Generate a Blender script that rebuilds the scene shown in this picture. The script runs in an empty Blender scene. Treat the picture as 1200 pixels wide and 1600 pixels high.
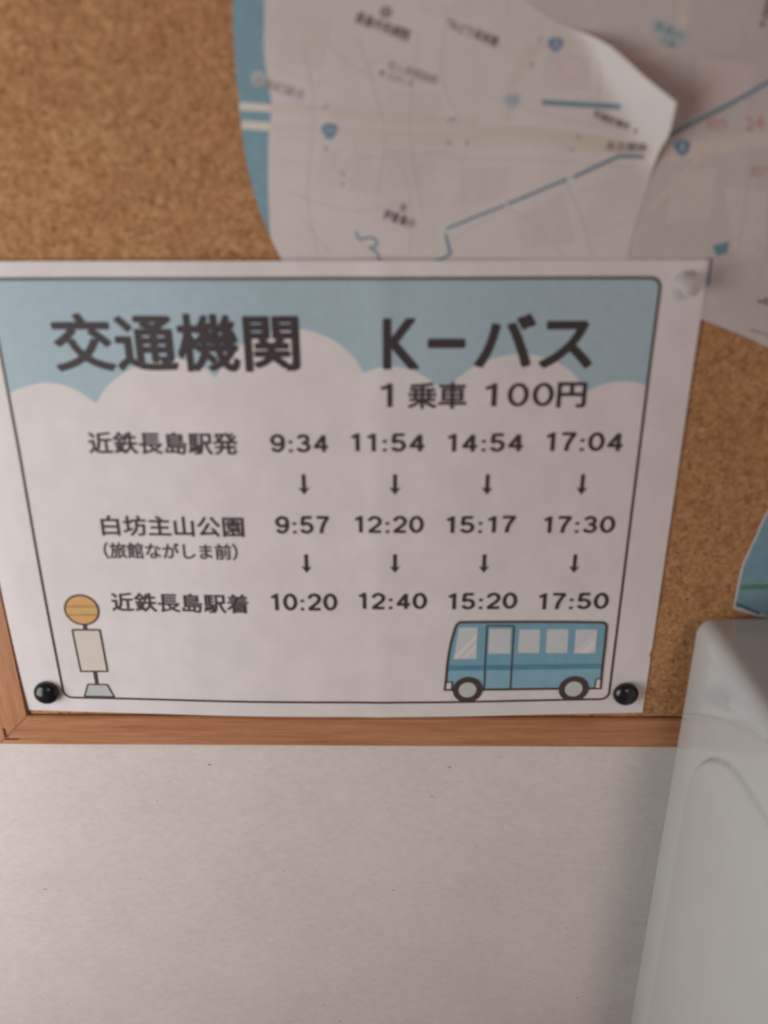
import bpy, bmesh, math, random
import numpy as np
from mathutils import Vector, Matrix
from mathutils.geometry import delaunay_2d_cdt
random.seed(7)
SC = bpy.context.scene
COL = SC.collection

# ------------------------------------------------------------------ camera
# axes: x right along the wall, z up, y into the wall; cork surface is y = 0 and the origin is the
# poster's lower left corner.  Real size, in metres.
FPX = 1300.0                                     # focal length in pixels of the 1200 x 1600 photograph
CAM = Vector((0.1771, -0.3312, 0.2479))
TH, YA, RO = 0.4079, -0.0127, -0.0036
FW = Vector((math.sin(YA)*math.cos(TH), math.cos(YA)*math.cos(TH), -math.sin(TH)))
_r = Vector((math.cos(YA), -math.sin(YA), 0)); _u = _r.cross(FW)
RT = math.cos(RO)*_r + math.sin(RO)*_u
UP = -math.sin(RO)*_r + math.cos(RO)*_u
cd = bpy.data.cameras.new('camera'); cam = bpy.data.objects.new('camera', cd); COL.objects.link(cam)
cam.matrix_world = Matrix.Translation(CAM) @ Matrix((RT, UP, -FW)).transposed().to_4x4()
cd.sensor_width = 36; cd.lens = 36*FPX/1600
cd.clip_start = 0.01; cd.clip_end = 50
cd.dof.use_dof = True; cd.dof.focus_distance = 0.47; cd.dof.aperture_fstop = 4.4
SC.camera = cam

# ------------------------------------------------------------------ light
w = bpy.data.worlds.new('World'); SC.world = w; w.use_nodes = True
bg = w.node_tree.nodes['Background']
bg.inputs[0].default_value = (1.0, 0.64, 0.55, 1); bg.inputs[1].default_value = 0.085

def area(name, loc, aim, sx, sy, power, color):
    l = bpy.data.lights.new(name, 'AREA'); l.shape = 'RECTANGLE'; l.size = sx; l.size_y = sy
    l.energy = power; l.color = color
    o = bpy.data.objects.new(name, l); COL.objects.link(o); o.location = loc
    o.rotation_euler = (Vector(aim)-Vector(loc)).to_track_quat('-Z', 'Y').to_euler()
    return o
area('window_light', (-0.39, -0.36, 0.05), (0.02, 0, 0.05), 0.36, 0.55, 3.5, (1.0, 0.985, 0.965))
area('room_light', (0.41, -1.2, 0.62), (0.2, 0, 0.0), 0.13, 0.26, 2.1, (1.0, 0.69, 0.59))

vs = SC.view_settings
SC.display_settings.display_device = 'sRGB'
vs.view_transform = 'Standard'; vs.look = 'None'; vs.exposure = 0; vs.gamma = 1
vs.use_curve_mapping = False
SC.render.engine = 'CYCLES'
SC.cycles.max_bounces = 6

# ------------------------------------------------------------------ helpers
def ray(px, py):
    return FW + RT*((px-600)/FPX) + UP*((800-py)/FPX)
def on_y(px, py, y=0.0):                         # point of the plane y = const seen at a photo pixel
    d = ray(px, py); return CAM + d*((y-CAM.y)/d.y)
def on_x(px, py, x):
    d = ray(px, py); return CAM + d*((x-CAM.x)/d.x)

def link(name, me, mat=None, parent=None):
    o = bpy.data.objects.new(name, me); COL.objects.link(o)
    if mat: me.materials.append(mat)
    if parent: o.parent = parent
    return o
def from_bm(name, bm, mat=None, parent=None, smooth=False):
    me = bpy.data.meshes.new(name); bmesh.ops.recalc_face_normals(bm, faces=bm.faces) if smooth == 'recalc' else None
    bm.to_mesh(me); bm.free()
    if smooth:
        me.polygons.foreach_set('use_smooth', [True]*len(me.polygons))
    return link(name, me, mat, parent)
def thing(name, label, cat, loc=(0, 0, 0), group=None):
    o = bpy.data.objects.new(name, None); COL.objects.link(o); o.location = loc
    o.empty_display_size = 0.02
    tag(o, label, cat, group); return o
def tag(o, label, cat, group=None):
    o['label'] = label; o['category'] = cat
    if group: o['group'] = group
def structure(o):
    o['kind'] = 'structure'; return o

def s2l(c):
    return tuple((v/12.92 if v <= 0.04045 else ((v+0.055)/1.055)**2.4) for v in c)
def lin(r, g, b):
    return s2l((r/255, g/255, b/255)) + (1,)

def mat_base(name, rough=0.6, spec=0.4):
    m = bpy.data.materials.new(name); m.use_nodes = True
    nt = m.node_tree; b = nt.nodes['Principled BSDF']
    b.inputs['Roughness'].default_value = rough
    b.inputs['Specular IOR Level'].default_value = spec
    return m, nt, b
def N(nt, kind, **kw):
    n = nt.nodes.new(kind)
    for k, v in kw.items(): setattr(n, k, v)
    return n
def ramp(nt, stops, fac):
    r = N(nt, 'ShaderNodeValToRGB'); e = r.color_ramp.elements
    while len(e) < len(stops): e.new(0.5)
    for i, (p, c) in enumerate(stops):
        e[i].position = p; e[i].color = c if len(c) == 4 else tuple(c)+(1,)
    nt.links.new(fac, r.inputs[0]); return r.outputs[0]
def coords(nt, scale=(1, 1, 1), rot=(0, 0, 0)):
    t = N(nt, 'ShaderNodeTexCoord'); mp = N(nt, 'ShaderNodeMapping')
    mp.inputs['Scale'].default_value = scale; mp.inputs['Rotation'].default_value = rot
    nt.links.new(t.outputs['Object'], mp.inputs['Vector']); return mp.outputs[0]
def noise(nt, vec, scale, detail=4, rough=0.55, dist=0.0):
    n = N(nt, 'ShaderNodeTexNoise'); n.inputs['Scale'].default_value = scale
    n.inputs['Detail'].default_value = detail; n.inputs['Roughness'].default_value = rough
    n.inputs['Distortion'].default_value = dist
    nt.links.new(vec, n.inputs['Vector']); return n.outputs['Fac']
def mix(nt, fac, a, b, blend='MIX'):
    n = N(nt, 'ShaderNodeMix', data_type='RGBA', blend_type=blend)
    for s, v in ((0, fac), (6, a), (7, b)):
        if isinstance(v, (int, float)): n.inputs[s].default_value = v
        elif isinstance(v, tuple): n.inputs[s].default_value = v
        else: nt.links.new(v, n.inputs[s])
    return n.outputs[2]
def bump(nt, b, h, strength, dist):
    n = N(nt, 'ShaderNodeBump'); n.inputs['Strength'].default_value = strength
    n.inputs['Distance'].default_value = dist
    nt.links.new(h, n.inputs['Height']); nt.links.new(n.outputs[0], b.inputs['Normal'])

# ------------------------------------------------------------------ materials
def make_paper(name, col, mottle=0.035, rough=0.55, spec=0.35):
    m, nt, b = mat_base(name, rough, spec); v = coords(nt)
    f = noise(nt, v, 60, 5, 0.6)
    g = noise(nt, v, 900, 3, 0.6)
    dk = tuple(c*(1-2*mottle) for c in col[:3])+(1,); lt = tuple(min(1, c*(1+mottle)) for c in col[:3])+(1,)
    c1 = ramp(nt, [(0.3, dk), (0.7, lt)], f)
    nt.links.new(mix(nt, 0.10, c1, ramp(nt, [(0.35, dk), (0.65, lt)], g)), b.inputs['Base Color'])
    bump(nt, b, f, 0.25, 0.0012)
    return m
def make_ink(name, col, vary=0.06, rough=0.5):
    m, nt, b = mat_base(name, rough, 0.35); v = coords(nt)
    f = noise(nt, v, 240, 4, 0.65)
    dk = tuple(c*(1-vary) for c in col[:3])+(1,); lt = tuple(min(1, c*(1+vary)) for c in col[:3])+(1,)
    nt.links.new(ramp(nt, [(0.3, dk), (0.7, lt)], f), b.inputs['Base Color'])
    return m

M = {}
M['poster'] = make_paper('poster_paper', (0.76, 0.74, 0.745, 1))
M['map'] = make_paper('map_paper', (0.68, 0.655, 0.65, 1), 0.03)
M['map_grey'] = make_paper('map_paper_grey', (0.60, 0.57, 0.565, 1), 0.04)
M['map_flap'] = make_paper('map_paper_white', (0.69, 0.67, 0.655, 1), 0.03)
M['black_ink'] = make_ink('black_ink', (0.058, 0.047, 0.052, 1))
M['brown_ink'] = make_ink('brown_line_ink', (0.080, 0.055, 0.058, 1))
M['sky_ink'] = make_ink('sky_blue_ink', (0.40, 0.545, 0.62, 1), 0.04)
M['bus_blue'] = make_ink('bus_blue_ink', (0.20, 0.42, 0.54, 1))
M['bus_blue_low'] = make_ink('bus_lower_blue_ink', (0.25, 0.48, 0.60, 1))
M['bus_band'] = make_ink('bus_band_ink', (0.105, 0.29, 0.40, 1))
M['bus_glass'] = make_ink('bus_window_ink', (0.62, 0.66, 0.70, 1), 0.03)
M['bus_streak'] = make_ink('bus_window_streak_ink', (0.76, 0.75, 0.76, 1), 0.02)
M['hub_ink'] = make_ink('hub_grey_ink', (0.56, 0.60, 0.59, 1), 0.03)
M['lamp_ink'] = make_ink('lamp_white_ink', (0.74, 0.72, 0.72, 1), 0.02)
M['orange_ink'] = make_ink('orange_ink', (0.70, 0.40, 0.16, 1))
M['yellow_ink'] = make_ink('yellow_ink', (0.65, 0.43, 0.17, 1))
M['ochre_ink'] = make_ink('ochre_line_ink', (0.46, 0.30, 0.13, 1))
M['cream_ink'] = make_ink('cream_ink', (0.70, 0.65, 0.58, 1), 0.03)
M['grey_ink'] = make_ink('pale_grey_ink', (0.50, 0.55, 0.545, 1), 0.03)
M['sea_ink'] = make_ink('sea_blue_ink', (0.215, 0.385, 0.48, 1), 0.08)
M['deep_sea'] = make_ink('deep_sea_ink', (0.085, 0.21, 0.30, 1), 0.15)
M['road_ink'] = make_ink('road_beige_ink', (0.655, 0.615, 0.57, 1), 0.03)
M['road_yellow'] = make_ink('road_yellow_ink', (0.64, 0.59, 0.52, 1), 0.03)
M['halo_ink'] = make_ink('road_cream_ink', (0.74, 0.71, 0.64, 1), 0.02)
M['rail_ink'] = make_ink('rail_blue_ink', (0.16, 0.29, 0.37, 1), 0.08)
M['shield_ink'] = make_ink('shield_blue_ink', (0.16, 0.28, 0.44, 1), 0.08)
M['pale_blue'] = make_ink('pale_blue_ink', (0.48, 0.54, 0.58, 1), 0.05)
M['faint_ink'] = make_ink('faint_grey_ink', (0.595, 0.565, 0.56, 1), 0.05)
M['text_grey'] = make_ink('grey_text_ink', (0.165, 0.155, 0.15, 1), 0.1)
M['text_pale'] = make_ink('pale_text_ink', (0.37, 0.36, 0.355, 1), 0.1)
M['red_ink'] = make_ink('red_pencil', (0.60, 0.30, 0.29, 1), 0.15)
M['green_ink'] = make_ink('green_line_ink', (0.12, 0.27, 0.20, 1), 0.1)

def cork():
    m, nt, b = mat_base('cork', 0.85, 0.2); v = coords(nt)
    big = noise(nt, v, 34, 5, 0.65)
    mid = noise(nt, v, 330, 4, 0.62, 0.6)
    vo = N(nt, 'ShaderNodeTexVoronoi'); vo.inputs['Scale'].default_value = 640
    vd = N(nt, 'ShaderNodeMix', data_type='RGBA', blend_type='ADD'); vd.inputs[0].default_value = 0.003
    nc = N(nt, 'ShaderNodeTexNoise'); nc.inputs['Scale'].default_value = 350; nt.links.new(v, nc.inputs['Vector'])
    nt.links.new(v, vd.inputs[6]); nt.links.new(nc.outputs['Color'], vd.inputs[7])
    nt.links.new(vd.outputs[2], vo.inputs['Vector'])
    sep = N(nt, 'ShaderNodeSeparateColor'); nt.links.new(vo.outputs['Color'], sep.inputs[0])
    base = ramp(nt, [(0.0, (0.320, 0.172, 0.088)), (0.35, (0.390, 0.222, 0.116)), (0.7, (0.440, 0.262, 0.143)), (1.0, (0.50, 0.312, 0.176))], sep.outputs[0])
    m2 = ramp(nt, [(0.28, (0.88, 0.80, 0.69)), (0.48, (1.10, 1.04, 0.92)), (0.75, (1.20, 1.15, 1.04))], mid)
    c = mix(nt, 1.0, base, m2, 'MULTIPLY')
    c = mix(nt, 1.0, c, ramp(nt, [(0.3, (0.95, 0.885, 0.85)), (0.5, (1.0, 0.98, 0.95)), (0.7, (1.04, 1.08, 1.06))], big), 'MULTIPLY')
    v2 = N(nt, 'ShaderNodeTexVoronoi'); v2.inputs['Scale'].default_value = 240; nt.links.new(vd.outputs[2], v2.inputs['Vector'])
    s2 = N(nt, 'ShaderNodeSeparateColor'); nt.links.new(v2.outputs['Color'], s2.inputs[0])
    c = mix(nt, 1.0, c, ramp(nt, [(0.0, (0.93, 0.91, 0.89)), (0.5, (1.0, 1.0, 1.0)), (1.0, (1.06, 1.05, 1.05))], s2.outputs[1]), 'MULTIPLY')
    # bark flecks
    spk = noise(nt, v, 420, 2, 0.5, 1.2)
    c = mix(nt, ramp(nt, [(0.64, (0, 0, 0)), (0.71, (0.85, 0.85, 0.85))], spk), c, (0.115, 0.052, 0.028, 1))
    spk2 = noise(nt, coords(nt, (1, 1, 1), (0.4, 0.2, 0.9)), 260, 2, 0.5, 0.8)
    c = mix(nt, ramp(nt, [(0.70, (0, 0, 0)), (0.76, (0.6, 0.6, 0.6))], spk2), c, (0.58, 0.37, 0.20, 1))
    nt.links.new(c, b.inputs['Base Color'])
    bump(nt, b, mid, 0.5, 0.0008)
    return m
M['cork'] = cork()

def wood(name, horizontal=True):
    m, nt, b = mat_base(name, 0.45, 0.4)
    sc = (6, 60, 150) if horizontal else (150, 60, 6)
    v = coords(nt, sc)
    f = noise(nt, v, 1.6, 6, 0.62, 0.5)
    g = noise(nt, v, 9.0, 4, 0.7)
    c = ramp(nt, [(0.25, (0.345, 0.142, 0.065)), (0.45, (0.48, 0.225, 0.112)), (0.60, (0.54, 0.268, 0.140)), (0.8, (0.61, 0.33, 0.185))], f)
    c = mix(nt, 0.8, c, ramp(nt, [(0.30, (0.70, 0.64, 0.60)), (0.55, (1, 1, 1)), (0.8, (1.06, 1.06, 1.06))], g), 'MULTIPLY')
    nt.links.new(c, b.inputs['Base Color']); bump(nt, b, g, 0.15, 0.0004)
    return m
M['wood_h'] = wood('pine_along_x', True); M['wood_v'] = wood('pine_along_z', False)

def wallpaper():
    m, nt, b = mat_base('fibre_wallpaper', 0.8, 0.25); v = coords(nt)
    f = noise(nt, v, 20, 6, 0.66); g = noise(nt, coords(nt, (0.75, 1, 1.2), (0, 0.5, 0)), 300, 5, 0.72)
    c = ramp(nt, [(0.3, (0.685, 0.650, 0.625)), (0.7, (0.735, 0.705, 0.685))], f)
    c = mix(nt, 1.0, c, ramp(nt, [(0.3, (0.92, 0.915, 0.91)), (0.7, (1.035, 1.035, 1.035))], g), 'MULTIPLY')
    # pale fibres lying roughly level, and small dark specks
    for (rz, th, sc, col, amt) in ((0.45, 0.69, 42, (0.77, 0.75, 0.72, 1), 0.45), (-0.75, 0.70, 36, (0.76, 0.74, 0.71, 1), 0.4), (0.9, 0.72, 40, (0.57, 0.55, 0.52, 1), 0.35)):
        t = coords(nt, (0.9, 1, 5.0), (0, rz, 0))
        fb = noise(nt, t, sc*1.5, 3, 0.5, 2.2)
        c = mix(nt, ramp(nt, [(th, (0, 0, 0)), (th+0.03, (amt, amt, amt))], fb), c, col)
    for (sc, rad, pick, seed, dark) in ((58, 0.055, 0.55, 0.0, 0.8), (120, 0.075, 0.60, 3.1, 0.5)):
        dv = N(nt, 'ShaderNodeMix', data_type='RGBA', blend_type='ADD'); dv.inputs[0].default_value = 0.004
        nc = N(nt, 'ShaderNodeTexNoise'); nc.inputs['Scale'].default_value = 260
        vv = coords(nt, (1, 1, 1.5), (0, 0.5+seed, 0)); nt.links.new(vv, nc.inputs['Vector'])
        nt.links.new(vv, dv.inputs[6]); nt.links.new(nc.outputs['Color'], dv.inputs[7])
        vo = N(nt, 'ShaderNodeTexVoronoi'); vo.inputs['Scale'].default_value = sc; nt.links.new(dv.outputs[2], vo.inputs['Vector'])
        sp = N(nt, 'ShaderNodeSeparateColor'); nt.links.new(vo.outputs['Color'], sp.inputs[0])
        a = ramp(nt, [(rad*0.6, (dark,)*3), (rad, (0, 0, 0))], vo.outputs['Distance'])
        k = ramp(nt, [(pick, (0, 0, 0)), (pick+0.02, (1, 1, 1))], sp.outputs[0])
        c = mix(nt, mix(nt, 1.0, a, k, 'MULTIPLY'), c, (0.22, 0.20, 0.18, 1))
    nt.links.new(c, b.inputs['Base Color'])
    bump(nt, b, g, 0.35, 0.0006)
    return m
M['wall'] = wallpaper()

def plastic(name, col, rough, spec=0.5, wob=0.0):
    m, nt, b = mat_base(name, rough, spec); v = coords(nt)
    f = noise(nt, v, 30, 4, 0.6)
    nt.links.new(ramp(nt, [(0.3, tuple(c*0.97 for c in col)), (0.7, tuple(min(1, c*1.02) for c in col))], f), b.inputs['Base Color'])
    g = noise(nt, v, 800, 3, 0.6)
    if wob: bump(nt, b, g, wob, 0.0003)
    return m
M['white_plastic'] = plastic('white_plastic', (0.50, 0.515, 0.51), 0.13, 0.65, 0.04)
M['black_plastic'] = plastic('black_plastic', (0.012, 0.013, 0.017), 0.22, 0.5, 0.03)
M['steel'] = plastic('pin_steel', (0.45, 0.44, 0.42), 0.3); M['steel'].node_tree.nodes['Principled BSDF'].inputs['Metallic'].default_value = 1
M['dark_steel'] = plastic('rusty_nail', (0.15, 0.075, 0.04), 0.5)
m, nt, b = mat_base('clear_plastic', 0.20, 0.5)
b.inputs['Base Color'].default_value = (0.95, 0.93, 0.915, 1); b.inputs['Transmission Weight'].default_value = 0.6; b.inputs['IOR'].default_value = 1.25
f = noise(nt, coords(nt), 300, 3); bump(nt, b, f, 0.1, 0.0004)
M['clear_plastic'] = m

# ------------------------------------------------------------------ wall, board
WALL_Y = 0.008; FRONT_Y = -0.0020
bm = bmesh.new()
vsq = [bm.verts.new(p) for p in ((-2, WALL_Y, -1.2), (2.4, WALL_Y, -1.2), (2.4, WALL_Y, 1.6), (-2, WALL_Y, 1.6))]
bm.faces.new(vsq); structure(from_bm('wall', bm, M['wall']))

board = thing('cork_board', 'wood framed cork notice board on the white wall, carrying the bus timetable', 'notice board')
zt = on_y(500, 1122, FRONT_Y).z; zb = on_y(500, 1166, FRONT_Y).z
xi = on_y(42, 1116, FRONT_Y).x
rw = zt-zb
BX0, BX1, BZ0, BZ1 = xi-rw, xi+0.87, zb, zb+0.60          # outer rectangle of the frame
bm = bmesh.new()
def box_bm(bm, x0, x1, y0, y1, z0, z1):
    m4 = Matrix.Translation(((x0+x1)/2, (y0+y1)/2, (z0+z1)/2)) @ Matrix.Diagonal((x1-x0, y1-y0, z1-z0, 1))
    return bmesh.ops.create_cube(bm, size=1, matrix=m4)['verts']
e_ = rw+0.0006                                    # a narrow dark groove is left round the panel
box_bm(bm, BX0+e_, BX1-e_, 0, 0.006, BZ0+e_, BZ1-e_)
from_bm('cork_panel', bm, M['cork'], board)
def rail(pts_outer, pts_inner, mat):             # mitred rail: outer edge a-b, inner edge c-d, with eased edges
    bm = bmesh.new(); q = [*pts_outer, *reversed(pts_inner)]
    f = [bm.verts.new((p[0], FRONT_Y, p[1])) for p in q]; k = [bm.verts.new((p[0], WALL_Y-0.0005, p[1])) for p in q]
    bm.faces.new(f); bm.faces.new(k[::-1])
    for i in range(4): bm.faces.new((f[i], k[i], k[(i+1) % 4], f[(i+1) % 4]))
    bmesh.ops.recalc_face_normals(bm, faces=bm.faces)
    long_edges = [e for e in bm.edges if all(abs(v.co.y-FRONT_Y) < 1e-6 for v in e.verts)]
    bmesh.ops.bevel(bm, geom=long_edges, offset=0.0006, segments=2, affect='EDGES')
    return from_bm('frame_rail', bm, mat, board)
O = [(BX0, BZ0), (BX1, BZ0), (BX1, BZ1), (BX0, BZ1)]
I = [(BX0+rw, BZ0+rw), (BX1-rw, BZ0+rw), (BX1-rw, BZ1-rw), (BX0+rw, BZ1-rw)]
g = 0.00012
for i in range(4):
    j = (i+1) % 4
    rail([O[i], O[j]], [I[i], I[j]], M['wood_h'] if i % 2 == 0 else M['wood_v'])
# the bent corner nail on the lower left mitre
bm = bmesh.new()
pts = [on_y(*p, FRONT_Y-0.0003) for p in ((5, 1139), (9, 1155), (27, 1155))]
for a, c in zip(pts, pts[1:]):
    d = (c-a).normalized(); n = Vector((-d.z, 0, d.x))*0.00035
    fr = [bm.verts.new(p+off*0.7) for p, off in ((a-d*0.0002, n), (c+d*0.0002, n), (c+d*0.0002, -n), (a-d*0.0002, -n))]
    fc = bm.faces.new(fr); r = bmesh.ops.extrude_face_region(bm, geom=[fc])
    for v_ in r['geom']:
        if isinstance(v_, bmesh.types.BMVert): v_.co.y -= 0.0004
bmesh.ops.recalc_face_normals(bm, faces=bm.faces)
from_bm('corner_staple', bm, M['dark_steel'], board)

# ------------------------------------------------------------------ poster surface
PW, PH = 0.297, 0.210
def disp(x, z):                                  # how far the sheet stands off the cork
    u = min(max(x/PW, 0), 1); t = min(max(z/PH, 0), 1)
    s = math.sin(math.pi*u)
    d = 0.0004 + 0.0046*s**1.1*(1-t)**1.6 + 0.0006*s*t
    d += 0.00035*math.sin(2*math.pi*x/0.095+0.8)*(0.35+0.65*t)
    d += 0.0010*math.exp(-((x-0.172)/0.007)**2)*(0.35+0.5*t)*0.6      # soft vertical crease
    d += 0.0018*math.exp(-((x-0.0)/0.03)**2)*math.sin(math.pi*min(1, t*1.6))
    d += 0.0009*max(0, t-0.8)/0.2
    return d
def paper_pt(x, z, eps=0.0):
    return Vector((x, -disp(x, z)-eps, z))
def Q(px, py):                                   # photo pixel -> (x, z) on the sheet
    x, z = 0.15, 0.1
    for _ in range(8):
        p = on_y(px, py, -disp(x, z)); x, z = p.x, p.z
    return (x, z)

def cdt_faces(polys):
    """union of simple polygons -> (verts, faces), no overlaps"""
    vv, ff = [], []
    for p in polys:
        p = [Vector(q) for q in p]
        if sum(p[i-1].x*p[i].y-p[i].x*p[i-1].y for i in range(len(p))) < 0: p.reverse()
        ff.append(list(range(len(vv), len(vv)+len(p)))); vv += p
    if len(polys) == 1: r = delaunay_2d_cdt(vv, [], ff, 2, 1e-7); return r[0], r[2]
    r = delaunay_2d_cdt(vv, [], ff, 1, 1e-7)
    V = np.array([(p.x, p.y) for p in r[0]]); F = [f for f in r[2] if len(f) == 3]
    C = V[np.array(F)].mean(axis=1); inside = np.zeros(len(F), bool)
    for f in ff:                                  # keep the triangles that lie in one of the pieces
        P = np.array([(vv[i].x, vv[i].y) for i in f]); odd = np.zeros(len(F), bool)
        near = (C[:, 0] > P[:, 0].min()) & (C[:, 0] < P[:, 0].max()) & (C[:, 1] > P[:, 1].min()) & (C[:, 1] < P[:, 1].max()) & ~inside
        if not near.any(): continue
        q = C[near]; o = np.zeros(len(q), bool)
        for (x0, y0), (x1, y1) in zip(P, np.roll(P, -1, axis=0)):
            if y0 != y1:
                o ^= ((y0 > q[:, 1]) != (y1 > q[:, 1])) & (q[:, 0] < (x1-x0)*(q[:, 1]-y0)/(y1-y0)+x0)
        inside[np.where(near)[0][o]] = True
    return r[0], [f for f, k in zip(F, inside) if k]
def flat_bm(polys, step):
    v, f = cdt_faces(polys); bm = bmesh.new()
    bv = [bm.verts.new((p[0], 0, p[1])) for p in v]
    for t in f:
        try: bm.faces.new([bv[i] for i in t])
        except ValueError: pass
    xs = [p[0] for p in v]; zs = [p[1] for p in v]
    for lo, hi, no in ((min(xs), max(xs), (1, 0, 0)), (min(zs), max(zs), (0, 0, 1))):
        k = math.ceil(lo/step)
        while k*step < hi:
            co = tuple(c*k*step for c in no)
            bmesh.ops.bisect_plane(bm, geom=bm.verts[:]+bm.edges[:]+bm.faces[:], plane_co=co, plane_no=no, dist=1e-7); k += 1
    for fc in bm.faces:
        fc.normal_update()
        if fc.normal.y > 0: fc.normal_flip()
    return bm
LAYER = 0.00006
def print_on(name, polys, mat, parent, layer=1, step=0.003, pt=None):
    bm = flat_bm(polys, step)
    for v_ in bm.verts: v_.co = (pt or paper_pt)(v_.co.x, v_.co.z, layer*LAYER)
    return from_bm(name, bm, M[mat], parent)

def stroke(pts, wid, closed=False, taper=None):   # polyline -> list of quads + round joints
    out = []; n = len(pts)
    for i in range(n if closed else n-1):
        a = Vector(pts[i]); c = Vector(pts[(i+1) % n]); d = c-a
        if d.length < 1e-9: continue
        d.normalize(); k = Vector((-d.y, d.x))*wid/2
        out.append([a+k, a-k, c-k, c+k])
    for i in range(n):
        if closed or 0 < i < n-1:
            a = Vector(pts[i]); out.append([a+Vector((math.cos(t), math.sin(t)))*wid/2 for t in [j*math.pi/4 for j in range(8)]])
    return out
def rrect(x0, x1, z0, z1, r, n=6):
    out = []
    for cx, cz, a0 in ((x1-r, z1-r, 0), (x0+r, z1-r, 90), (x0+r, z0+r, 180), (x1-r, z0+r, 270)):
        for i in range(n+1):
            a = math.radians(a0+90*i/n); out.append((cx+r*math.cos(a), cz+r*math.sin(a)))
    return out
def disc(cx, cz, r, n=40):
    return [(cx+r*math.cos(2*math.pi*i/n), cz+r*math.sin(2*math.pi*i/n)) for i in range(n)]

def glyphs(text, bold=0.0, space=1.0):
    """text -> (polygons in em units, bbox); bold = outline growth in em"""
    c = bpy.data.curves.new('lettering', 'FONT'); c.body = text; c.space_character = space; c.resolution_u = 3
    o = bpy.data.objects.new('lettering', c); COL.objects.link(o)
    dg = bpy.context.evaluated_depsgraph_get()
    me = bpy.data.meshes.new_from_object(o.evaluated_get(dg))
    bpy.data.objects.remove(o); bpy.data.curves.remove(c)
    bm = bmesh.new(); bm.from_mesh(me); bpy.data.meshes.remove(me)
    bmesh.ops.remove_doubles(bm, verts=bm.verts, dist=1e-5)
    polys = [[Vector(v_.co.xy) for v_ in f.verts] for f in bm.faces]
    if bold > 0:
        for e in bm.edges:
            if len(e.link_faces) == 1:
                a, d = (v_.co.xy for v_ in e.verts); t = (d-a)
                if t.length < 1e-7: continue
                t.normalize(); k = Vector((-t.y, t.x))*bold
                polys.append([a+k, a-k, d-k, d+k])
        for v_ in bm.verts:
            polys.append([v_.co.xy+Vector((math.cos(t), math.sin(t)))*bold for t in [j*math.pi/4+0.2 for j in range(8)]])
    bm.free()
    xs = [p.x for q in polys for p in q]; ys = [p.y for q in polys for p in q]
    return polys, (min(xs), max(xs), min(ys), max(ys))
def _arc(cx_, cy_, rx, ry, a0, a1, n=14):
    return [(cx_+rx*math.cos(math.radians(a0+(a1-a0)*i/n)), cy_+ry*math.sin(math.radians(a0+(a1-a0)*i/n))) for i in range(n+1)]
def numerals(text, sw, gap):
    """figures drawn as strokes: plain grotesque numerals with a flagged 1"""
    out = []; x = 0
    S = {'0': (0.46, [(_arc(0.23, 0.35, 0.18, 0.30, 0, 360, 28)[:-1], True)]),
         '1': (0.40, [([(0.25, 0.70), (0.25, 0.0)], False), ([(0.26, 0.655), (0.20, 0.60), (0.075, 0.545)], False)]),
         '2': (0.46, [(_arc(0.23, 0.475, 0.17, 0.175, 172, -20)+[(0.34, 0.33), (0.20, 0.20), (0.085, 0.09), (0.07, 0.05)], False), ([(0.03, 0.05), (0.43, 0.05)], False)]),
         '3': (0.46, [(_arc(0.22, 0.505, 0.145, 0.145, 165, -85)+[(0.18, 0.36)], False), (_arc(0.22, 0.20, 0.17, 0.155, 85, -165), False)]),
         '4': (0.48, [([(0.33, 0.0), (0.33, 0.66)], False), ([(0.33, 0.64), (0.06, 0.20)], False), ([(0.02, 0.20), (0.46, 0.20)], False)]),
         '5': (0.46, [([(0.40, 0.65), (0.10, 0.65)], False), ([(0.115, 0.68), (0.08, 0.34)], False), ([(0.075, 0.345)]+_arc(0.22, 0.225, 0.175, 0.18, 128, -160), False)]),
         '7': (0.45, [([(0.03, 0.65), (0.42, 0.65)], False), ([(0.405, 0.66), (0.27, 0.42), (0.20, 0.22), (0.17, 0.0)], False)]),
         '9': (0.46, [(_arc(0.23, 0.475, 0.17, 0.178, 0, 360, 24)[:-1], True), (_arc(0.22, 0.36, 0.185, 0.31, 10, -60)+_arc(0.22, 0.22, 0.16, 0.17, -60, -160, 8)[1:], False)]),
         ':': (0.20, [])}
    for ch in text:
        wd, st = S[ch]
        if ch == ':':
            for y in (0.055, 0.40): out.append([Vector((x+0.1+dx*0.058, y+dy*0.058)) for dx, dy in ((-1, -1), (1, -1), (1, 1), (-1, 1))])
        for pts, cl in st: out += [[Vector(p) for p in q] for q in stroke([(x+p[0], p[1]) for p in pts], sw, cl)]
        x += wd+gap
    xs = [p.x for q in out for p in q]; ys = [p.y for q in out for p in q]
    return out, (min(xs), max(xs), min(ys), max(ys))
def lettering(name, text, x0, x1, yt, yb, parent, mat='black_ink', bold=0.0, space=1.0, layer=3, figures=None):
    """set a line of text on the sheet so that it fills this pixel box"""
    polys, (a, c, lo, hi) = numerals(text, *figures) if figures else glyphs(text, bold, space)
    ym = (yt+yb)/2
    X0 = Q(x0, ym)[0]; X1 = Q(x1, ym)[0]; Z1 = Q((x0+x1)/2, yt)[1]; Z0 = Q((x0+x1)/2, yb)[1]
    fx = (X1-X0)/(c-a); fz = (Z1-Z0)/(hi-lo)
    out = [[(X0+(p.x-a)*fx, Z0+(p.y-lo)*fz) for p in q] for q in polys]
    return print_on(name, out, mat, parent, layer)

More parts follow.
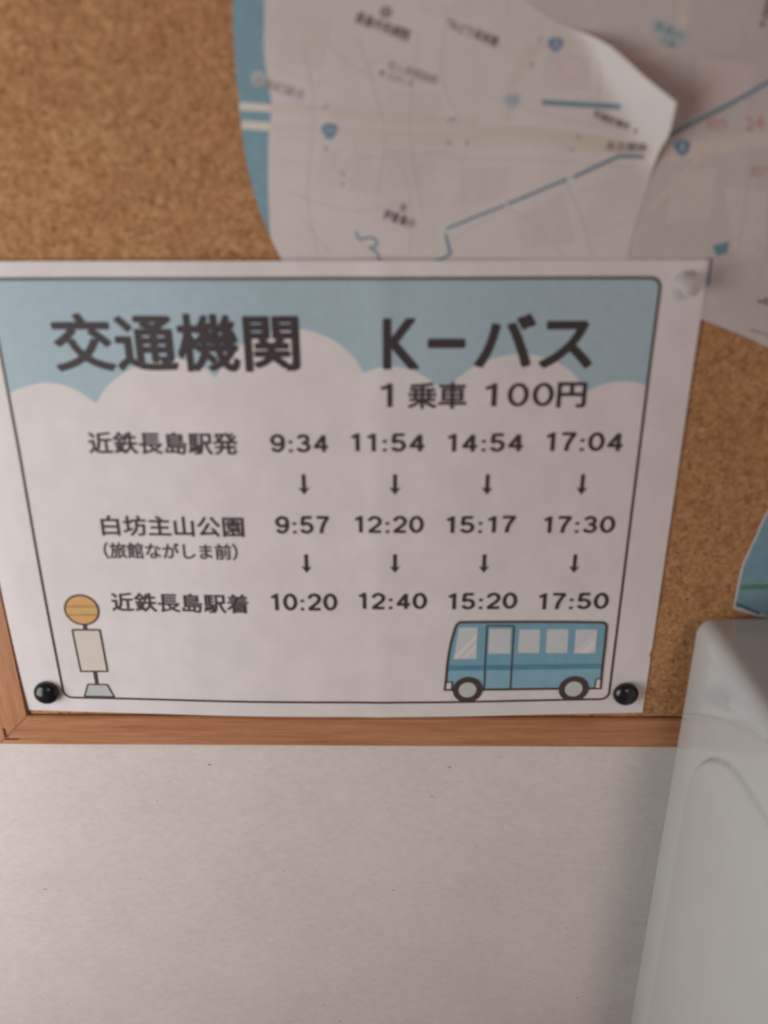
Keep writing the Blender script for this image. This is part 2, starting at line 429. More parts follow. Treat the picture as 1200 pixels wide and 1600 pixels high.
poster = thing('timetable_poster', 'white bus timetable sheet with blue sky header, bus and bus stop pictures, pinned to cork', 'poster')
def grid_sheet(name, fn, nu, nv, mat, parent, thick=0.00012, back=(0, 1, 0)):
    bm = bmesh.new(); g = [[bm.verts.new(fn(i/nu, j/nv)) for i in range(nu+1)] for j in range(nv+1)]
    for j in range(nv):
        for i in range(nu):
            bm.faces.new((g[j][i], g[j][i+1], g[j+1][i+1], g[j+1][i]))
    o = from_bm(name, bm, mat, parent, True)
    so = o.modifiers.new('thickness', 'SOLIDIFY'); so.thickness = thick; so.offset = -1
    es = o.modifiers.new('crisp_rim', 'EDGE_SPLIT'); es.split_angle = math.radians(40)
    return o
def edge_wob(x, z):                              # hand-cut edges: right edge has a small nick
    return x
def sheet_pt(u, v):
    x = u*PW; z = v*PH
    if u > 0.999: x -= 0.0007*math.exp(-((z-0.0335)/0.0012)**2)
    return paper_pt(x, z)
grid_sheet('paper_sheet', sheet_pt, 99, 70, M['poster'], poster)

# printed frame: straight in the sheet's own coordinates
bx0 = Q(100, 1000)[0]*0 + Q(83, 1000)[0]; bx1 = Q(962, 1000)[0]; bz0 = Q(900, 1093)[1]; bz1 = Q(500, 435)[1]
fr = rrect(bx0, bx1, bz0, bz1, 0.004)
print_on('printed_border', stroke(fr, 0.00115, True), 'brown_ink', poster, 2)
# sky with scalloped cloud edge
def arc_px(pts):                                 # smooth a pixel polyline (Catmull-Rom)
    out = []
    for i in range(len(pts)-1):
        p0 = Vector(pts[max(0, i-1)]); p1 = Vector(pts[i]); p2 = Vector(pts[i+1]); p3 = Vector(pts[min(len(pts)-1, i+2)])
        for k in range(6):
            t = k/6; out.append(0.5*((2*p1)+(p2-p0)*t+(2*p0-5*p1+4*p2-p3)*t*t+(3*p1-p0-3*p2+p3)*t**3))
    out.append(Vector(pts[-1])); return out
scallops = [[(-6, 627), (28, 608), (70, 598), (112, 606), (150, 630)],
            [(150, 630), (172, 598), (215, 572), (268, 560), (310, 570), (337, 590)],
            [(337, 590), (358, 556), (390, 530), (430, 517), (475, 515), (520, 531), (552, 558), (568, 583)],
            [(568, 583), (590, 575), (620, 573), (652, 582), (682, 601), (694, 609)],
            [(694, 609), (715, 591), (745, 570), (783, 557), (821, 553), (859, 561), (886, 576), (904, 594), (917, 612)],
            [(917, 612), (940, 601), (968, 596), (995, 598), (1016, 606)]]
cloud = []
for s in scallops: cloud += [Q(*p) for p in arc_px(s)][:-1]
cloud.append(Q(1016, 606)); cloud = [(min(max(p[0], bx0), bx1), p[1]) for p in cloud]; cloud[0] = (bx0, cloud[0][1]); cloud[-1] = (bx1, cloud[-1][1])
top = [p for p in fr if p[1] > bz1-0.005]        # rounded top corners, right one first
print_on('sky_print', [cloud + top], 'sky_ink', poster, 1)

lettering('title_text', '交通機関', 82, 468, 489, 581, poster, bold=0.027)
lettering('title_text', 'K', 598, 655, 497, 577, poster, bold=0.025)
lettering('title_text', '−', 668, 727, 529, 544, poster, bold=0.02)
lettering('title_text', 'バス', 742, 928, 490, 576, poster, bold=0.030)
lettering('fare_text', '1', 594, 613, 599, 636, poster, figures=(0.105, 0.1))
lettering('fare_text', '乗車', 637, 729, 597, 639, poster, bold=0.024)
lettering('fare_text', '1', 757, 776, 599, 635, poster, figures=(0.105, 0.1))
lettering('fare_text', '00', 793, 865, 598, 635, poster, figures=(0.10, 0.08))
lettering('fare_text', '円', 870, 916, 597, 637, poster, bold=0.027)
for t, x0, x1, y0, y1 in (('近鉄長島駅発', 138, 371, 675, 710), ('白坊主山公園', 158, 381, 806, 838), ('近鉄長島駅着', 174, 388, 927, 957)):
    lettering('stop_name_text', t, x0, x1, y0, y1, poster, bold=0.021, space=1.02)
lettering('stop_note_text', '（旅館ながしま前）', 162, 371, 848, 874, poster, bold=0.020)
TIMES = (('9:34', 422, 512, 678, 707), ('11:54', 548, 663, 677, 706), ('14:54', 699, 817, 677, 706), ('17:04', 853, 973, 675, 705),
         ('9:57', 430, 515, 806, 834), ('12:20', 554, 662, 806, 833), ('15:17', 697, 806, 806, 833), ('17:30', 849, 961, 806, 833),
         ('10:20', 423, 527, 927, 954), ('12:40', 560, 667, 926, 952), ('15:20', 700, 808, 926, 952), ('17:50', 841, 951, 926, 952))
for t, x0, x1, y0, y1 in TIMES:
    lettering('time_text', t, x0, x1, y0, y1, poster, figures=(0.124, 0.080))
def arrow(px, y0, y1):
    x, z1 = Q(px, y0); z0 = Q(px, y1)[1]; w_ = 0.00165; hd = (z1-z0)*0.36
    print_on('down_arrow', [[(x-w_/2, z1), (x-w_/2, z0+hd*0.7), (x+w_/2, z0+hd*0.7), (x+w_/2, z1)],
                            [(x-w_*1.45, z0+hd), (x-w_*0.4, z0+hd*0.85), (x+w_*0.4, z0+hd*0.85), (x+w_*1.45, z0+hd), (x, z0)]], 'black_ink', poster, 3)
for px in (474, 617, 762, 911): arrow(px, 741, 773)
for px in (478, 617, 757, 899): arrow(px, 866, 895)

# the printed bus stop
def pp(s, ox, oy, pts): return [Q(ox+p[0]/s, oy+p[1]/s) for p in pts]
ST = (7.5, 80, 910)
cx, cz = Q(128, 953); R = (Q(156, 953)[0]-Q(100, 953)[0])/2
stop = print_on('bus_stop_picture', [disc(cx, cz, R)], 'brown_ink', poster, 1)
print_on('round_sign', [disc(cx, cz, R-0.0010)], 'orange_ink', stop, 2)
za, zb_ = Q(128, 947.5)[1], Q(128, 960.5)[1]
def chord(z): return math.sqrt(max(0, (R-0.0010)**2-(z-cz)**2))
band = [(cx-chord(za), za), (cx-chord((za+zb_)/2), (za+zb_)/2), (cx-chord(zb_), zb_), (cx+chord(zb_), zb_), (cx+chord((za+zb_)/2), (za+zb_)/2), (cx+chord(za), za)]
print_on('sign_band', [band], 'yellow_ink', stop, 3)
for z in (za, zb_):
    print_on('band_line', [[(cx-chord(z)*0.97, z-0.0005), (cx+chord(z)*0.97, z-0.0005), (cx+chord(z)*0.97, z+0.0005), (cx-chord(z)*0.97, z+0.0005)]], 'ochre_ink', stop, 4)
print_on('sign_neck', [pp(*ST, [(370, 495), (420, 495), (426, 552), (374, 552)])], 'brown_ink', stop, 2)
print_on('sign_pole', [pp(*ST, [(487, 1035), (538, 1035), (560, 1192), (515, 1192)])], 'brown_ink', stop, 2)
bd = pp(*ST, [(248, 555), (570, 555), (660, 1040), (348, 1040)])
print_on('sign_board', [bd], 'cream_ink', stop, 2); print_on('board_outline', stroke(bd, 0.0009, True), 'brown_ink', stop, 3)
bs = pp(*ST, [(432, 1192), (658, 1196), (738, 1338), (392, 1332)])
print_on('sign_base', [bs], 'grey_ink', stop, 2); print_on('base_outline', stroke(bs, 0.0008, True), 'brown_ink', stop, 3)

# the printed bus
BS = (3.4286, 670, 950)
body = pp(*BS, [(86, 437), (92, 380), (98, 310), (106, 250), (117, 190), (128, 150), (140, 110), (150, 88), (165, 75), (250, 74), (500, 73), (800, 74), (930, 76), (946, 82), (952, 96), (945, 180), (932, 290), (923, 380), (918, 429), (700, 431), (450, 434), (290, 436)])
bus = print_on('bus_picture', [body], 'bus_blue_low', poster, 2)
print_on('bus_upper_body', [pp(*BS, [(100, 305), (106, 250), (117, 190), (128, 150), (140, 110), (150, 90), (165, 78), (500, 76), (930, 78), (944, 86), (949, 98), (942, 180), (929, 298), (500, 302)])], 'bus_blue', bus, 3)
print_on('bus_band', [pp(*BS, [(99, 306), (500, 302), (928, 297), (924, 324), (500, 330), (96, 334)])], 'bus_band', bus, 4)
for w_, st in (([(162, 104), (262, 102), (254, 271), (133, 272)], ([(133, 262), (256, 135), (255, 165), (150, 271), (133, 272)], [(175, 271), (255, 190), (254, 212), (198, 271)])),
               ([(324, 111), (440, 110), (436, 243), (318, 243)], ()), ([(485, 114), (597, 114), (590, 240), (477, 239)], ()),
               ([(634, 113), (748, 113), (741, 240), (626, 240)], ()),
               ([(787, 114), (902, 114), (891, 240), (777, 240)], ([(800, 240), (897, 150), (892, 200), (855, 240)], [(779, 235), (900, 125), (898, 138), (788, 240), (778, 240)]))):
    wo = print_on('bus_window', [pp(*BS, w_)], 'bus_glass', bus, 4)
    for q in st: print_on('window_streak', [pp(*BS, q)], 'bus_streak', bus, 5)
dr = pp(*BS, [(296, 434), (303, 260), (311, 97), (320, 93), (450, 94), (456, 100), (447, 250), (436, 431)])
print_on('bus_door_outline', stroke(dr, 0.00075), 'brown_ink', bus, 5)
print_on('bus_outline', stroke(body, 0.0012, True), 'brown_ink', bus, 5)
for q in ([(92, 396), (121, 394), (124, 400), (122, 434), (88, 436)], [(894, 388), (902, 378), (922, 376), (918, 428), (887, 429)]):
    lp = pp(*BS, q)
    print_on('bus_light', [lp], 'lamp_ink', bus, 6); print_on('light_outline', stroke(lp, 0.0007, True), 'brown_ink', bus, 7)
for px, py in ((207, 436), (775, 431)):
    X, Z = Q(BS[1]+px/BS[0], BS[2]+py/BS[0]); k = Q(BS[1]+(px+80)/BS[0], BS[2]+py/BS[0])[0]-X
    zfl = Q(BS[1]+px/BS[0], BS[2]+(497 if px < 400 else 490)/BS[0])[1]
    tyre = [p if p[1] > zfl else (p[0], zfl) for p in disc(X, Z, k)]
    tyre = [p for i, p in enumerate(tyre) if p != tyre[i-1]]
    wh = print_on('bus_wheel', [tyre], 'brown_ink', bus, 7)
    print_on('wheel_hub', [disc(X, Z, k*0.585)], 'hub_ink', bus, 8)

# ------------------------------------------------------------------ map sheets
def px_surface(y0, lift=None):
    def pt(px, py, eps=0.0):
        l = lift(px, py) if lift else 0.0
        wv = 0.0004*math.sin(px*0.018+1)*math.cos(py*0.013)
        return on_y(px, py, y0-l-wv-eps)
    return pt
def on_map(name, polys, mat, parent, pt, layer=1):
    return print_on(name, polys, mat, parent, layer, 40, lambda a, b_, e: pt(a, b_, e*0.5))
def map_text(name, text, cx_, cy_, w_, h_, ang, parent, pt, mat='text_grey', bold=0.02, layer=3):
    polys, (a, c, lo, hi) = glyphs(text, bold)
    ca, sa = math.cos(math.radians(ang)), math.sin(math.radians(ang)); out = []
    for q in polys:
        r = []
        for p in q:
            x = ((p.x-a)/(c-a)-0.5)*w_; y = (0.5-(p.y-lo)/(hi-lo))*h_
            r.append((cx_+x*ca-y*sa, cy_+x*sa+y*ca))
        out.append(r)
    return on_map(name, out, mat, parent, pt, layer)
def poly_sheet(name, pts, mat, parent, pt):
    bm = flat_bm([pts], 20)
    for v_ in bm.verts: v_.co = pt(v_.co.x, v_.co.z)
    for f in bm.faces:
        f.normal_update()
        if f.normal.y > 0: f.normal_flip()
    o = from_bm(name, bm, mat, parent, True)
    so = o.modifiers.new('thickness', 'SOLIDIFY'); so.thickness = 0.0001; so.offset = -1
    es = o.modifiers.new('crisp_rim', 'EDGE_SPLIT'); es.split_angle = math.radians(40)
    return o
def shield(cx_, cy_, r): 
    return [(cx_+r*math.sin(t)*(0.95-0.09*math.cos(3*t)), cy_-r*math.cos(t)*(0.95-0.09*math.cos(3*t))) for t in [2*math.pi*i/30 for i in range(30)]]

# left sheet
A = px_surface(-0.0006)
ma = thing('map_sheet', 'white road map sheet with a curved blue sea strip along its left edge', 'map', group='road map sheets on the cork board')
left_edge = arc_px([(358, -180), (361, -60), (364, 0), (365, 60), (372, 150), (382, 235), (398, 305), (420, 365), (443, 412), (460, 450)])
poly_sheet('map_paper', [tuple(p) for p in left_edge] + [(860, 450), (860, -180)], M['map'], ma, A)
sea_in = arc_px([(410, -180), (413, 0), (412, 70), (418, 130), (424, 165), (419, 230), (420, 330), (423, 372)])
le = [tuple(p) for p in left_edge if p[1] <= 372]
on_map('sea_strip', [le + [tuple(p) for p in reversed(sea_in)]], 'sea_ink', ma, A, 1)
on_map('road_print', stroke([(373, 166), (420, 169), (520, 180), (640, 190), (740, 196), (850, 196)], 13), 'road_ink', ma, A, 2)
on_map('road_print', stroke([(377, 195), (420, 198), (520, 206), (640, 212), (740, 212), (850, 212)], 13), 'road_ink', ma, A, 2)
on_map('road_on_sea', [[(374, 160), (422, 163), (422, 174), (376, 172)], [(377, 188), (422, 191), (422, 204), (379, 202)]], 'halo_ink', ma, A, 3)
for q in ([(440, 160), (560, 176), (700, 186), (850, 188)], [(430, 214), (560, 222), (700, 224)], [(470, 60), (490, 170), (480, 300), (500, 420)],
          [(560, 60), (600, 200), (590, 300)], [(655, 40), (640, 200), (660, 330)], [(520, 250), (700, 238)], [(700, 10), (690, 120), (720, 190)], [(450, 300), (560, 330), (690, 300)]):
    on_map('thin_line', stroke([tuple(p) for p in arc_px(q)], 1.6), 'faint_ink', ma, A, 2)
map_text('map_text', '長島中央病院', 598, 41, 90, 20, 20, ma, A, 'text_grey', 0.03)
on_map('hospital_mark', stroke(disc(603, 19, 8, 20), 3, True) + stroke([(603, 14), (603, 24)], 3) + stroke([(598, 19), (608, 19)], 3), 'text_grey', ma, A, 3)
map_text('map_text', '老人保健施設', 645, 113, 82, 15, 18, ma, A, 'text_pale', 0.02)
map_text('map_text', 'ながしま', 626, 124, 42, 13, 18, ma, A, 'text_pale', 0.02)
on_map('map_dot', [disc(597, 114, 3.5, 12)], 'text_grey', ma, A, 3)
map_text('map_text', 'みどり保育園', 741, 52, 78, 17, 21, ma, A, 'text_grey', 0.02)
on_map('map_dot', [disc(703, 33, 3.0, 12)], 'text_grey', ma, A, 3)
on_map('text_halo', [rrect(393, 414, 111, 135, 9)], 'pale_blue', ma, A, 2)
map_text('map_text', '長島町総合', 436, 137, 84, 17, 17, ma, A, 'text_pale', 0.01)
map_text('map_text', '伊曽島小', 624, 342, 53, 17, 19, ma, A, 'text_grey', 0.03)
map_text('map_text', '文', 630, 325, 13, 13, 10, ma, A, 'text_grey', 0.03)
on_map('road_shield', [shield(515, 204, 13)], 'shield_ink', ma, A, 4)
map_text('shield_number', '23', 515, 203, 15, 11, 4, ma, A, 'pale_blue', 0.01, 5)
for q in ([(505, 169), (512, 164)], [(508, 228), (510, 236)], [(534, 268), (537, 275)], [(533, 286), (538, 290)], [(700, 188), (712, 186)], [(697, 220), (706, 226)], [(728, 228), (731, 219)]):
    on_map('bridge_tick', stroke(q, 3.6), 'text_pale', ma, A, 3)
on_map('river_line', stroke([tuple(p) for p in arc_px([(556, 362), (562, 374), (575, 371), (586, 374), (588, 384), (578, 387), (588, 394), (594, 408)])], 3.4), 'rail_ink', ma, A, 3)
for q in ([(480, 20), (560, 110), (700, 130)], [(425, 100), (520, 130), (640, 60)], [(440, 250), (540, 262), (680, 262)], [(610, 230), (640, 300), (640, 400)], [(470, 340), (520, 400)], [(545, 300), (560, 250), (552, 225)]):
    on_map('thin_line', stroke([tuple(p) for p in arc_px(q)], 1.3), 'faint_ink', ma, A, 1.5)
M['block_pink'] = make_ink('pink_block_ink', (0.66, 0.605, 0.60, 1), 0.03); M['block_green'] = make_ink('green_block_ink', (0.625, 0.63, 0.595, 1), 0.03)
for mt, q in (('block_pink', [(500, 230), (580, 238), (570, 300), (495, 290)]), ('block_green', [(440, 20), (520, 30), (505, 110), (430, 95)]), ('block_pink', [(610, 140), (690, 150), (685, 182), (600, 176)]),
              ('block_green', [(600, 232), (680, 236), (672, 300), (610, 290)]), ('block_pink', [(650, 2), (742, 4), (735, 28), (660, 24)])):
    on_map('land_block', [q], mt, ma, A, 0.5)

# sheet pasted over it, its free corner curling off
FA, FB = Vector((905, 45)), Vector((1012, 248))
_fd = (FB-FA).normalized(); _fn = Vector((-_fd.y, _fd.x)) * (-1)
if _fn.x < 0: _fn = -_fn
def lift_b(px, py):
    d = (Vector((px, py))-FA).dot(_fn)
    d = min(d, 95); return 0.00014*max(0.0, (d+math.sqrt(d*d+150))/2-1.5) if d > -30 else 0.0
Bs = px_surface(-0.0009, lift_b)
mb = thing('map_sheet', 'small white map sheet pasted over the others, its right corner curling off the board', 'map', group='road map sheets on the cork board')
Lc = arc_px([(798, -60), (799, 5), (770, 110), (735, 235), (688, 330), (690, 440)])
Rc = arc_px([(1057, 160), (1050, 192), (1044, 213), (1027, 243), (1006, 310), (985, 380), (976, 440)])
Tc = arc_px([(798, -20), (850, 22), (880, 38), (915, 52), (950, 70), (980, 95), (1008, 121), (1057, 160)])
Lc = arc_px([(798, -20), (790, 40), (770, 110), (735, 235), (688, 330), (690, 440)])
def samp(c, t):
    L = [0]
    for a, c2 in zip(c, c[1:]): L.append(L[-1]+(c2-a).length)
    s = t*L[-1]
    for i in range(len(c)-1):
        if s <= L[i+1] or i == len(c)-2:
            k = (s-L[i])/max(1e-9, L[i+1]-L[i]); return c[i].lerp(c[i+1], k)
def coons(u, v):
    bot = Vector((690, 440)).lerp(Vector((976, 440)), u); top_ = samp(Tc, u)
    l = samp(Lc, v); r = samp(Rc, v)
    p = top_*(1-v)+bot*v + l*(1-u)+r*u
    p -= Vector((798, -20))*(1-u)*(1-v)+Vector((1057, 160))*u*(1-v)+Vector((690, 440))*(1-u)*v+Vector((976, 440))*u*v
    return p
grid_sheet('map_paper', lambda u, v: Bs(*coons(u, 1-v)), 60, 60, M['map_flap'], mb, 0.00006)
for q, wd, mt in (([(792, 190), (797, 150), (810, 110), (832, 82), (868, 68), (930, 74)], 15, 'road_ink'),
                  ([(742, 208), (820, 206), (900, 216), (960, 226), (1018, 236)], 17, 'road_yellow'), ([(736, 224), (830, 222), (900, 230), (960, 236), (1010, 240)], 9, 'road_ink')):
    on_map('road_print', stroke([tuple(p) for p in arc_px(q)], wd), mt, mb, Bs, 1)
for q in ([(850, 90), (930, 92), (935, 160)], [(760, 150), (900, 190), (1000, 200)], [(720, 250), (840, 250), (990, 262)], [(880, 280), (905, 330), (925, 400)], [(905, 300), (965, 282)], [(700, 380), (800, 330), (880, 400)], [(925, 368), (985, 345)]):
    on_map('thin_line', stroke([tuple(p) for p in arc_px(q)], 1.6), 'faint_ink', mb, Bs, 2)
on_map('blue_bar', [[(846, 156), (970, 163), (970, 171), (846, 164)]], 'rail_ink', mb, Bs, 3)
on_map('railway_line', stroke([(697, 358), (735, 342), (789, 321)], 4.2) + stroke([(793, 319), (886, 280)], 4.8) + stroke([(896, 277), (967, 244), (1007, 245)], 6), 'rail_ink', mb, Bs, 3)
on_map('railway_line', stroke([(696, 366), (704, 396), (692, 404), (680, 408)], 4.6), 'rail_ink', mb, Bs, 3)
on_map('road_shield', [shield(868, 69, 12)], 'shield_ink', mb, Bs, 4)
map_text('shield_number', '1', 869, 69, 5, 13, 5, mb, Bs, 'pale_blue', 0.01, 5)
on_map('road_shield', [shield(800, 157, 14)], 'pale_blue', mb, Bs, 3)
map_text('shield_number', '23', 800, 157, 15, 11, 5, mb, Bs, 'rail_ink', 0.0, 4)
for q in ([(841, 66), (846, 57)], [(829, 106), (832, 96)], [(900, 212), (908, 214)], [(888, 234), (898, 233)]): on_map('bridge_tick', stroke(q, 3.4), 'text_pale', mb, Bs, 3)
map_text('map_text', '松蔭診療所', 956, 188, 60, 13, 22, mb, Bs, 'text_grey', 0.02)
on_map('map_dot', [disc(993, 205, 3, 12)], 'text_grey', mb, Bs, 3)
map_text('map_text', '名古屋線', 979, 229, 64, 14, 2, mb, Bs, 'text_grey', 0.02)

# right sheet
Cs = px_surface(-0.00075)
mc = thing('map_sheet', 'greyish road map sheet with red pencil notes and a slanted blue railway line', 'map', group='road map sheets on the cork board')
poly_sheet('map_paper', [(790, -180), (1420, -180), (1420, 640), (1300, 583), (1200, 543), (1150, 520), (1090, 497), (990, 455), (950, 440), (950, 420), (1010, 240), (790, 140)], M['map_grey'], mc, Cs)
on_map('railway_line', stroke([(1020, 223), (1060, 204), (1140, 163), (1260, 95)], 6.5), 'rail_ink', mc, Cs, 3)
on_map('railway_line', [[(1114, 384), (1139, 377), (1136, 396), (1119, 400)], [(1106, 404), (1113, 403), (1109, 446), (1100, 448)]], 'rail_ink', mc, Cs, 3)
on_map('road_print', stroke([(1000, 245), (1060, 238), (1130, 226), (1220, 214), (1300, 205)], 24), 'road_ink', mc, Cs, 1)
on_map('road_print', stroke([tuple(p) for p in arc_px([(950, 72), (1010, 90), (1060, 60), (1070, -20)])], 15), 'road_ink', mc, Cs, 1)
on_map('road_print', stroke([tuple(p) for p in arc_px([(1015, 330), (1050, 290), (1080, 262), (1100, 235)])], 10), 'road_ink', mc, Cs, 2)
on_map('road_shield', [shield(1066, 230, 13)], 'shield_ink', mc, Cs, 4)
map_text('shield_number', '1', 1066, 229, 5, 13, 3, mc, Cs, 'pale_blue', 0.01, 5)
on_map('text_halo', [[(1016, 34), (1026, 28), (1078, 52), (1080, 66), (1060, 78), (1040, 76), (1018, 52)]], 'pale_blue', mc, Cs, 2)
map_text('map_text', '長良川', 1045, 48, 48, 15, 22, mc, Cs, 'rail_ink', 0.015)
map_text('map_text', '大橋', 1044, 66, 24, 13, 22, mc, Cs, 'rail_ink', 0.0)
map_text('red_note', '約5', 1120, 193, 32, 22, -3, mc, Cs, 'red_ink', 0.0)
map_text('red_note', '24', 1178, 192, 30, 22, -6, mc, Cs, 'red_ink', 0.0)
map_text('red_note', '約7', 1187, 268, 28, 20, 4, mc, Cs, 'red_ink', 0.0)
map_text('map_text', '木曽岬', 1200, 8, 11, 50, 14, mc, Cs, 'text_grey', 0.02)
on_map('map_dot', [disc(1191, 38, 4, 12)], 'text_grey', mc, Cs, 3)
map_text('map_text', '松ヶ島', 1212, 477, 44, 13, 22, mc, Cs, 'text_grey', 0.02)
on_map('map_dot', [disc(1187, 471, 3, 12)], 'text_grey', mc, Cs, 3)
on_map('bridge_tick', stroke([(1172, 515), (1230, 532)], 3), 'text_pale', mc, Cs, 3)
for q in ([(900, 50), (1000, 47)], [(1000, 20), (990, 60)], [(1160, 40), (1175, 200), (1150, 420)], [(1100, 180), (1200, 170)], [(1040, 420), (1120, 330), (1220, 310)], [(1130, 480), (1180, 440), (1230, 300)], [(1060, 60), (1150, 90), (1240, 80)]):
    on_map('thin_line', stroke([tuple(p) for p in arc_px(q)], 1.8), 'faint_ink', mc, Cs, 2)

for mt, q in (('block_pink', [(1090, 90), (1180, 100), (1175, 150), (1085, 170)]), ('block_green', [(1050, 270), (1120, 262), (1110, 340), (1040, 350)]), ('block_pink', [(1130, 290), (1200, 300), (1195, 400), (1150, 410)])):
    on_map('land_block', [q], mt, mc, Cs, 0.5)
for q in ([(720, 260), (800, 262), (780, 310), (715, 325)], [(800, 340), (880, 300), (900, 380), (820, 390)], [(850, 90), (920, 92), (925, 140), (850, 138)]):
    on_map('land_block', [q], 'block_pink', mb, Bs, 0.5)

# lower right scrap of sea
Ds = px_surface(-0.0009)
md = thing('map_sheet', 'dark blue map sheet with white curved edge and green line above the plastic box', 'map', group='road map sheets on the cork board')
ed = arc_px([(1290, 690), (1240, 738), (1200, 796), (1180, 838), (1160, 882), (1152, 915), (1145, 951)])
poly_sheet('map_paper', [tuple(p) for p in ed] + [(1165, 958), (1200, 968), (1300, 1000), (1420, 1040), (1420, 690)], M['map'], md, Ds)
ed2 = [(p.x+3.5, p.y+(0 if i < len(ed)-1 else -3)) for i, p in enumerate(ed)]
on_map('sea_print', [ed2 + [(1168, 952), (1205, 963), (1300, 994), (1410, 1030), (1410, 690)]], 'sea_ink', md, Ds, 1)
on_map('green_route', [[(1157, 915), (1230, 911), (1330, 905), (1330, 914), (1230, 919), (1157, 922)]], 'green_ink', md, Ds, 3)
on_map('deep_line', [[(1150, 941), (1160, 944), (1188, 956), (1186, 961), (1166, 953), (1149, 946)]], 'deep_sea', md, Ds, 3)

# ------------------------------------------------------------------ pins
def lathe(bm, prof, cen, n=40):                   # profile (r, h) about an axis sticking out of the board (-y)
    rings = []
    for r, h in prof:
        if r < 1e-7: rings.append([bm.verts.new((cen[0], cen[1]-h, cen[2]))])
        else: rings.append([bm.verts.new((cen[0]+r*math.cos(2*math.pi*i/n), cen[1]-h, cen[2]+r*math.sin(2*math.pi*i/n))) for i in range(n)])
    for a, c in zip(rings, rings[1:]):
        for i in range(n):
            j = (i+1) % n
            if len(a) == 1 and len(c) == 1: continue
            if len(a) == 1: bm.faces.new((a[0], c[i], c[j]))
            elif len(c) == 1: bm.faces.new((a[i], c[0], a[j]))
            else: bm.faces.new((a[i], c[i], c[j], a[j]))
    bmesh.ops.recalc_face_normals(bm, faces=bm.faces)
def dome_pin(px, py, label):
    h0 = 0.0012
    x, z = Q(px, py); y = -disp(x, z)
    c = on_y(px, py, y-0.0028); x, z = c.x, c.z
    t = thing('push_pin', label, 'push pin', (x, y, z), 'black round push pins')
    R_ = 0.0060; prof = [(0, 0.0002), (R_*0.85, 0.0003), (R_*0.98, 0.0008), (R_, 0.0014)]
    prof += [(R_*math.cos(a), 0.0014+0.0040*math.sin(a)) for a in [math.pi/2*k/10 for k in range(1, 10)]] + [(0, 0.0054)]
    bm = bmesh.new(); lathe(bm, prof, (0, 0, 0)); from_bm('pin_head', bm, M['black_plastic'], t, True)
    bm = bmesh.new(); lathe(bm, [(0, 0.0006), (0.0005, 0.0006), (0.0005, -0.004), (0, -0.0055)], (0, 0, 0), 12); from_bm('pin_point', bm, M['steel'], t, True)
dome_pin(71, 1085, 'black round-headed push pin at the lower left corner of the timetable')
dome_pin(979, 1087, 'black round-headed push pin below the printed bus, at the timetable\'s lower right corner')
x, z = Q(1070, 443); y = -disp(x, z)
t = thing('push_pin', 'clear plastic push pin at the upper right corner of the timetable', 'push pin', (x, y, z))
bm = bmesh.new(); lathe(bm, [(r_*0.86, h_*0.8) for r_, h_ in [(0, 0.0002), (0.0052, 0.0002), (0.0056, 0.0008), (0.0052, 0.0016), (0.0032, 0.0024), (0.0026, 0.0050), (0.0028, 0.0075), (0.0040, 0.0086), (0.0045, 0.0094), (0.0042, 0.0102), (0, 0.0104)]], (0, 0, 0))
from_bm('pin_head', bm, M['clear_plastic'], t, True)
bm = bmesh.new(); lathe(bm, [(0, 0.0030), (0.0005, 0.0030), (0.0005, -0.004), (0, -0.0055)], (0, 0, 0), 12); from_bm('pin_point', bm, M['steel'], t, True)

# ------------------------------------------------------------------ white plastic box
YB = -0.010
pc = on_y(1082, 1010, YB); X0 = pc.x; Z1 = on_y(1140, 964, YB).z
pbot = on_x(1200, 1640, X0)
YF = min(pbot.y, -0.16); ZB = -0.22; XR = X0+0.17; RB = 0.0075
print('box', X0, Z1, YF, pbot, 'left edge check', on_y(980, 1600, YB).x)
pb = thing('plastic_box', 'glossy white moulded plastic box with rounded top edge and embossed arch beside the poster', 'plastic box', (X0, YB, Z1))
prof = rrect(0, XR-X0, ZB-Z1, 0, RB, 8)
EB = 0.0022                                       # eased rim at the back and front ends
stations = [(0, 0.0022), (0.0003, 0.0011), (0.0011, 0.0003), (0.0022, 0)]
L = YB-YF
st = stations + [(L*k/8, 0) for k in range(1, 8)] + [(L-a, c) for a, c in reversed(stations)]
bm = bmesh.new(); rings = []
for dy, ins in st:
    pr = rrect(ins, XR-X0-ins, ZB-Z1+ins, -ins, RB-ins*0.8, 8)
    rings.append([bm.verts.new((p[0], -dy, p[1])) for p in pr])
for a, c in zip(rings, rings[1:]):
    n = len(a)
    for i in range(n): bm.faces.new((a[i], a[(i+1) % n], c[(i+1) % n], c[i]))
bm.faces.new(rings[0][::-1]); bm.faces.new(rings[-1])
bmesh.ops.recalc_face_normals(bm, faces=bm.faces)
o = from_bm('body', bm, M['white_plastic'], pb, True)
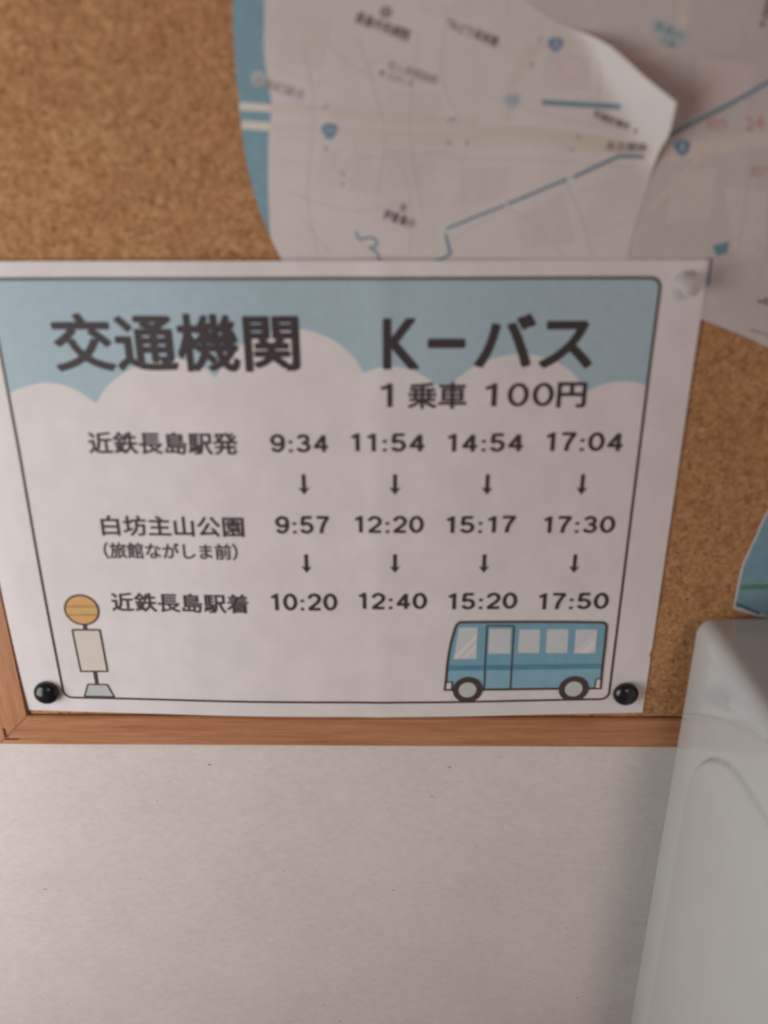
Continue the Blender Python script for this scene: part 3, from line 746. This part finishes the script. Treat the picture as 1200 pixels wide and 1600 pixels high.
# moulded relief on the face turned to the poster: two raised fields with soft steps
def relief(name, pts_px, height, soft):
    pts = [on_x(px, py, X0) for px, py in pts_px]
    pl = [(p.y-YB, p.z-Z1) for p in pts]
    bm = bmesh.new(); n = len(pl)
    def inset(k):
        out = []
        for i in range(n):
            a = Vector(pl[i-1]); c = Vector(pl[i]); d = Vector(pl[(i+1) % n])
            t1 = (c-a).normalized(); t2 = (d-c).normalized(); tt = (t1+t2).normalized() if (t1+t2).length > 1e-6 else t1
            nn = Vector((-tt.y, tt.x))
            out.append(c+nn*k*SG)
        return out
    area_ = sum(pl[i-1][0]*pl[i][1]-pl[i][0]*pl[i-1][1] for i in range(n)); SG = 1 if area_ > 0 else -1
    rg = []
    for k in range(7):
        t = k/6; h = height*(t*t*(3-2*t)); rg.append([bm.verts.new((-h-0.00005 if k else 0.0003, p[0], p[1])) for p in inset(soft*t)])
    for a, c in zip(rg, rg[1:]):
        for i in range(n): bm.faces.new((a[i], a[(i+1) % n], c[(i+1) % n], c[i]))
    bmesh.ops.triangle_fill(bm, edges=[e for e in bm.edges if all(v_ in rg[-1] for v_ in e.verts)], use_beauty=True)
    bmesh.ops.recalc_face_normals(bm, faces=bm.faces)
    for f in bm.faces:
        f.normal_update()
    if sum(f.normal.x*f.calc_area() for f in bm.faces) > 0:
        bmesh.ops.reverse_faces(bm, faces=bm.faces)
    return from_bm(name, bm, M['white_plastic'], pb, True)
arch = [tuple(p) for p in arc_px([(1003, 1660), (1040, 1440), (1062, 1310), (1072, 1250), (1080, 1215), (1096, 1190), (1120, 1182), (1146, 1196), (1172, 1230), (1210, 1292), (1236, 1345)])] + [(1236, 1660)]
relief('arched_panel', arch, 0.0014, 0.0028)
rib = [tuple(p) for p in arc_px([(1069, 1115), (1098, 1116), (1130, 1123), (1165, 1139), (1215, 1166)])]
relief('moulded_rib', rib + [(p[0], p[1]+7) for p in reversed(rib)], 0.00035, 0.0007)
relief('moulded_tab', [(1133, 1088), (1147, 1091), (1149, 1114), (1136, 1111)], 0.0003, 0.0006)
print('DONE')
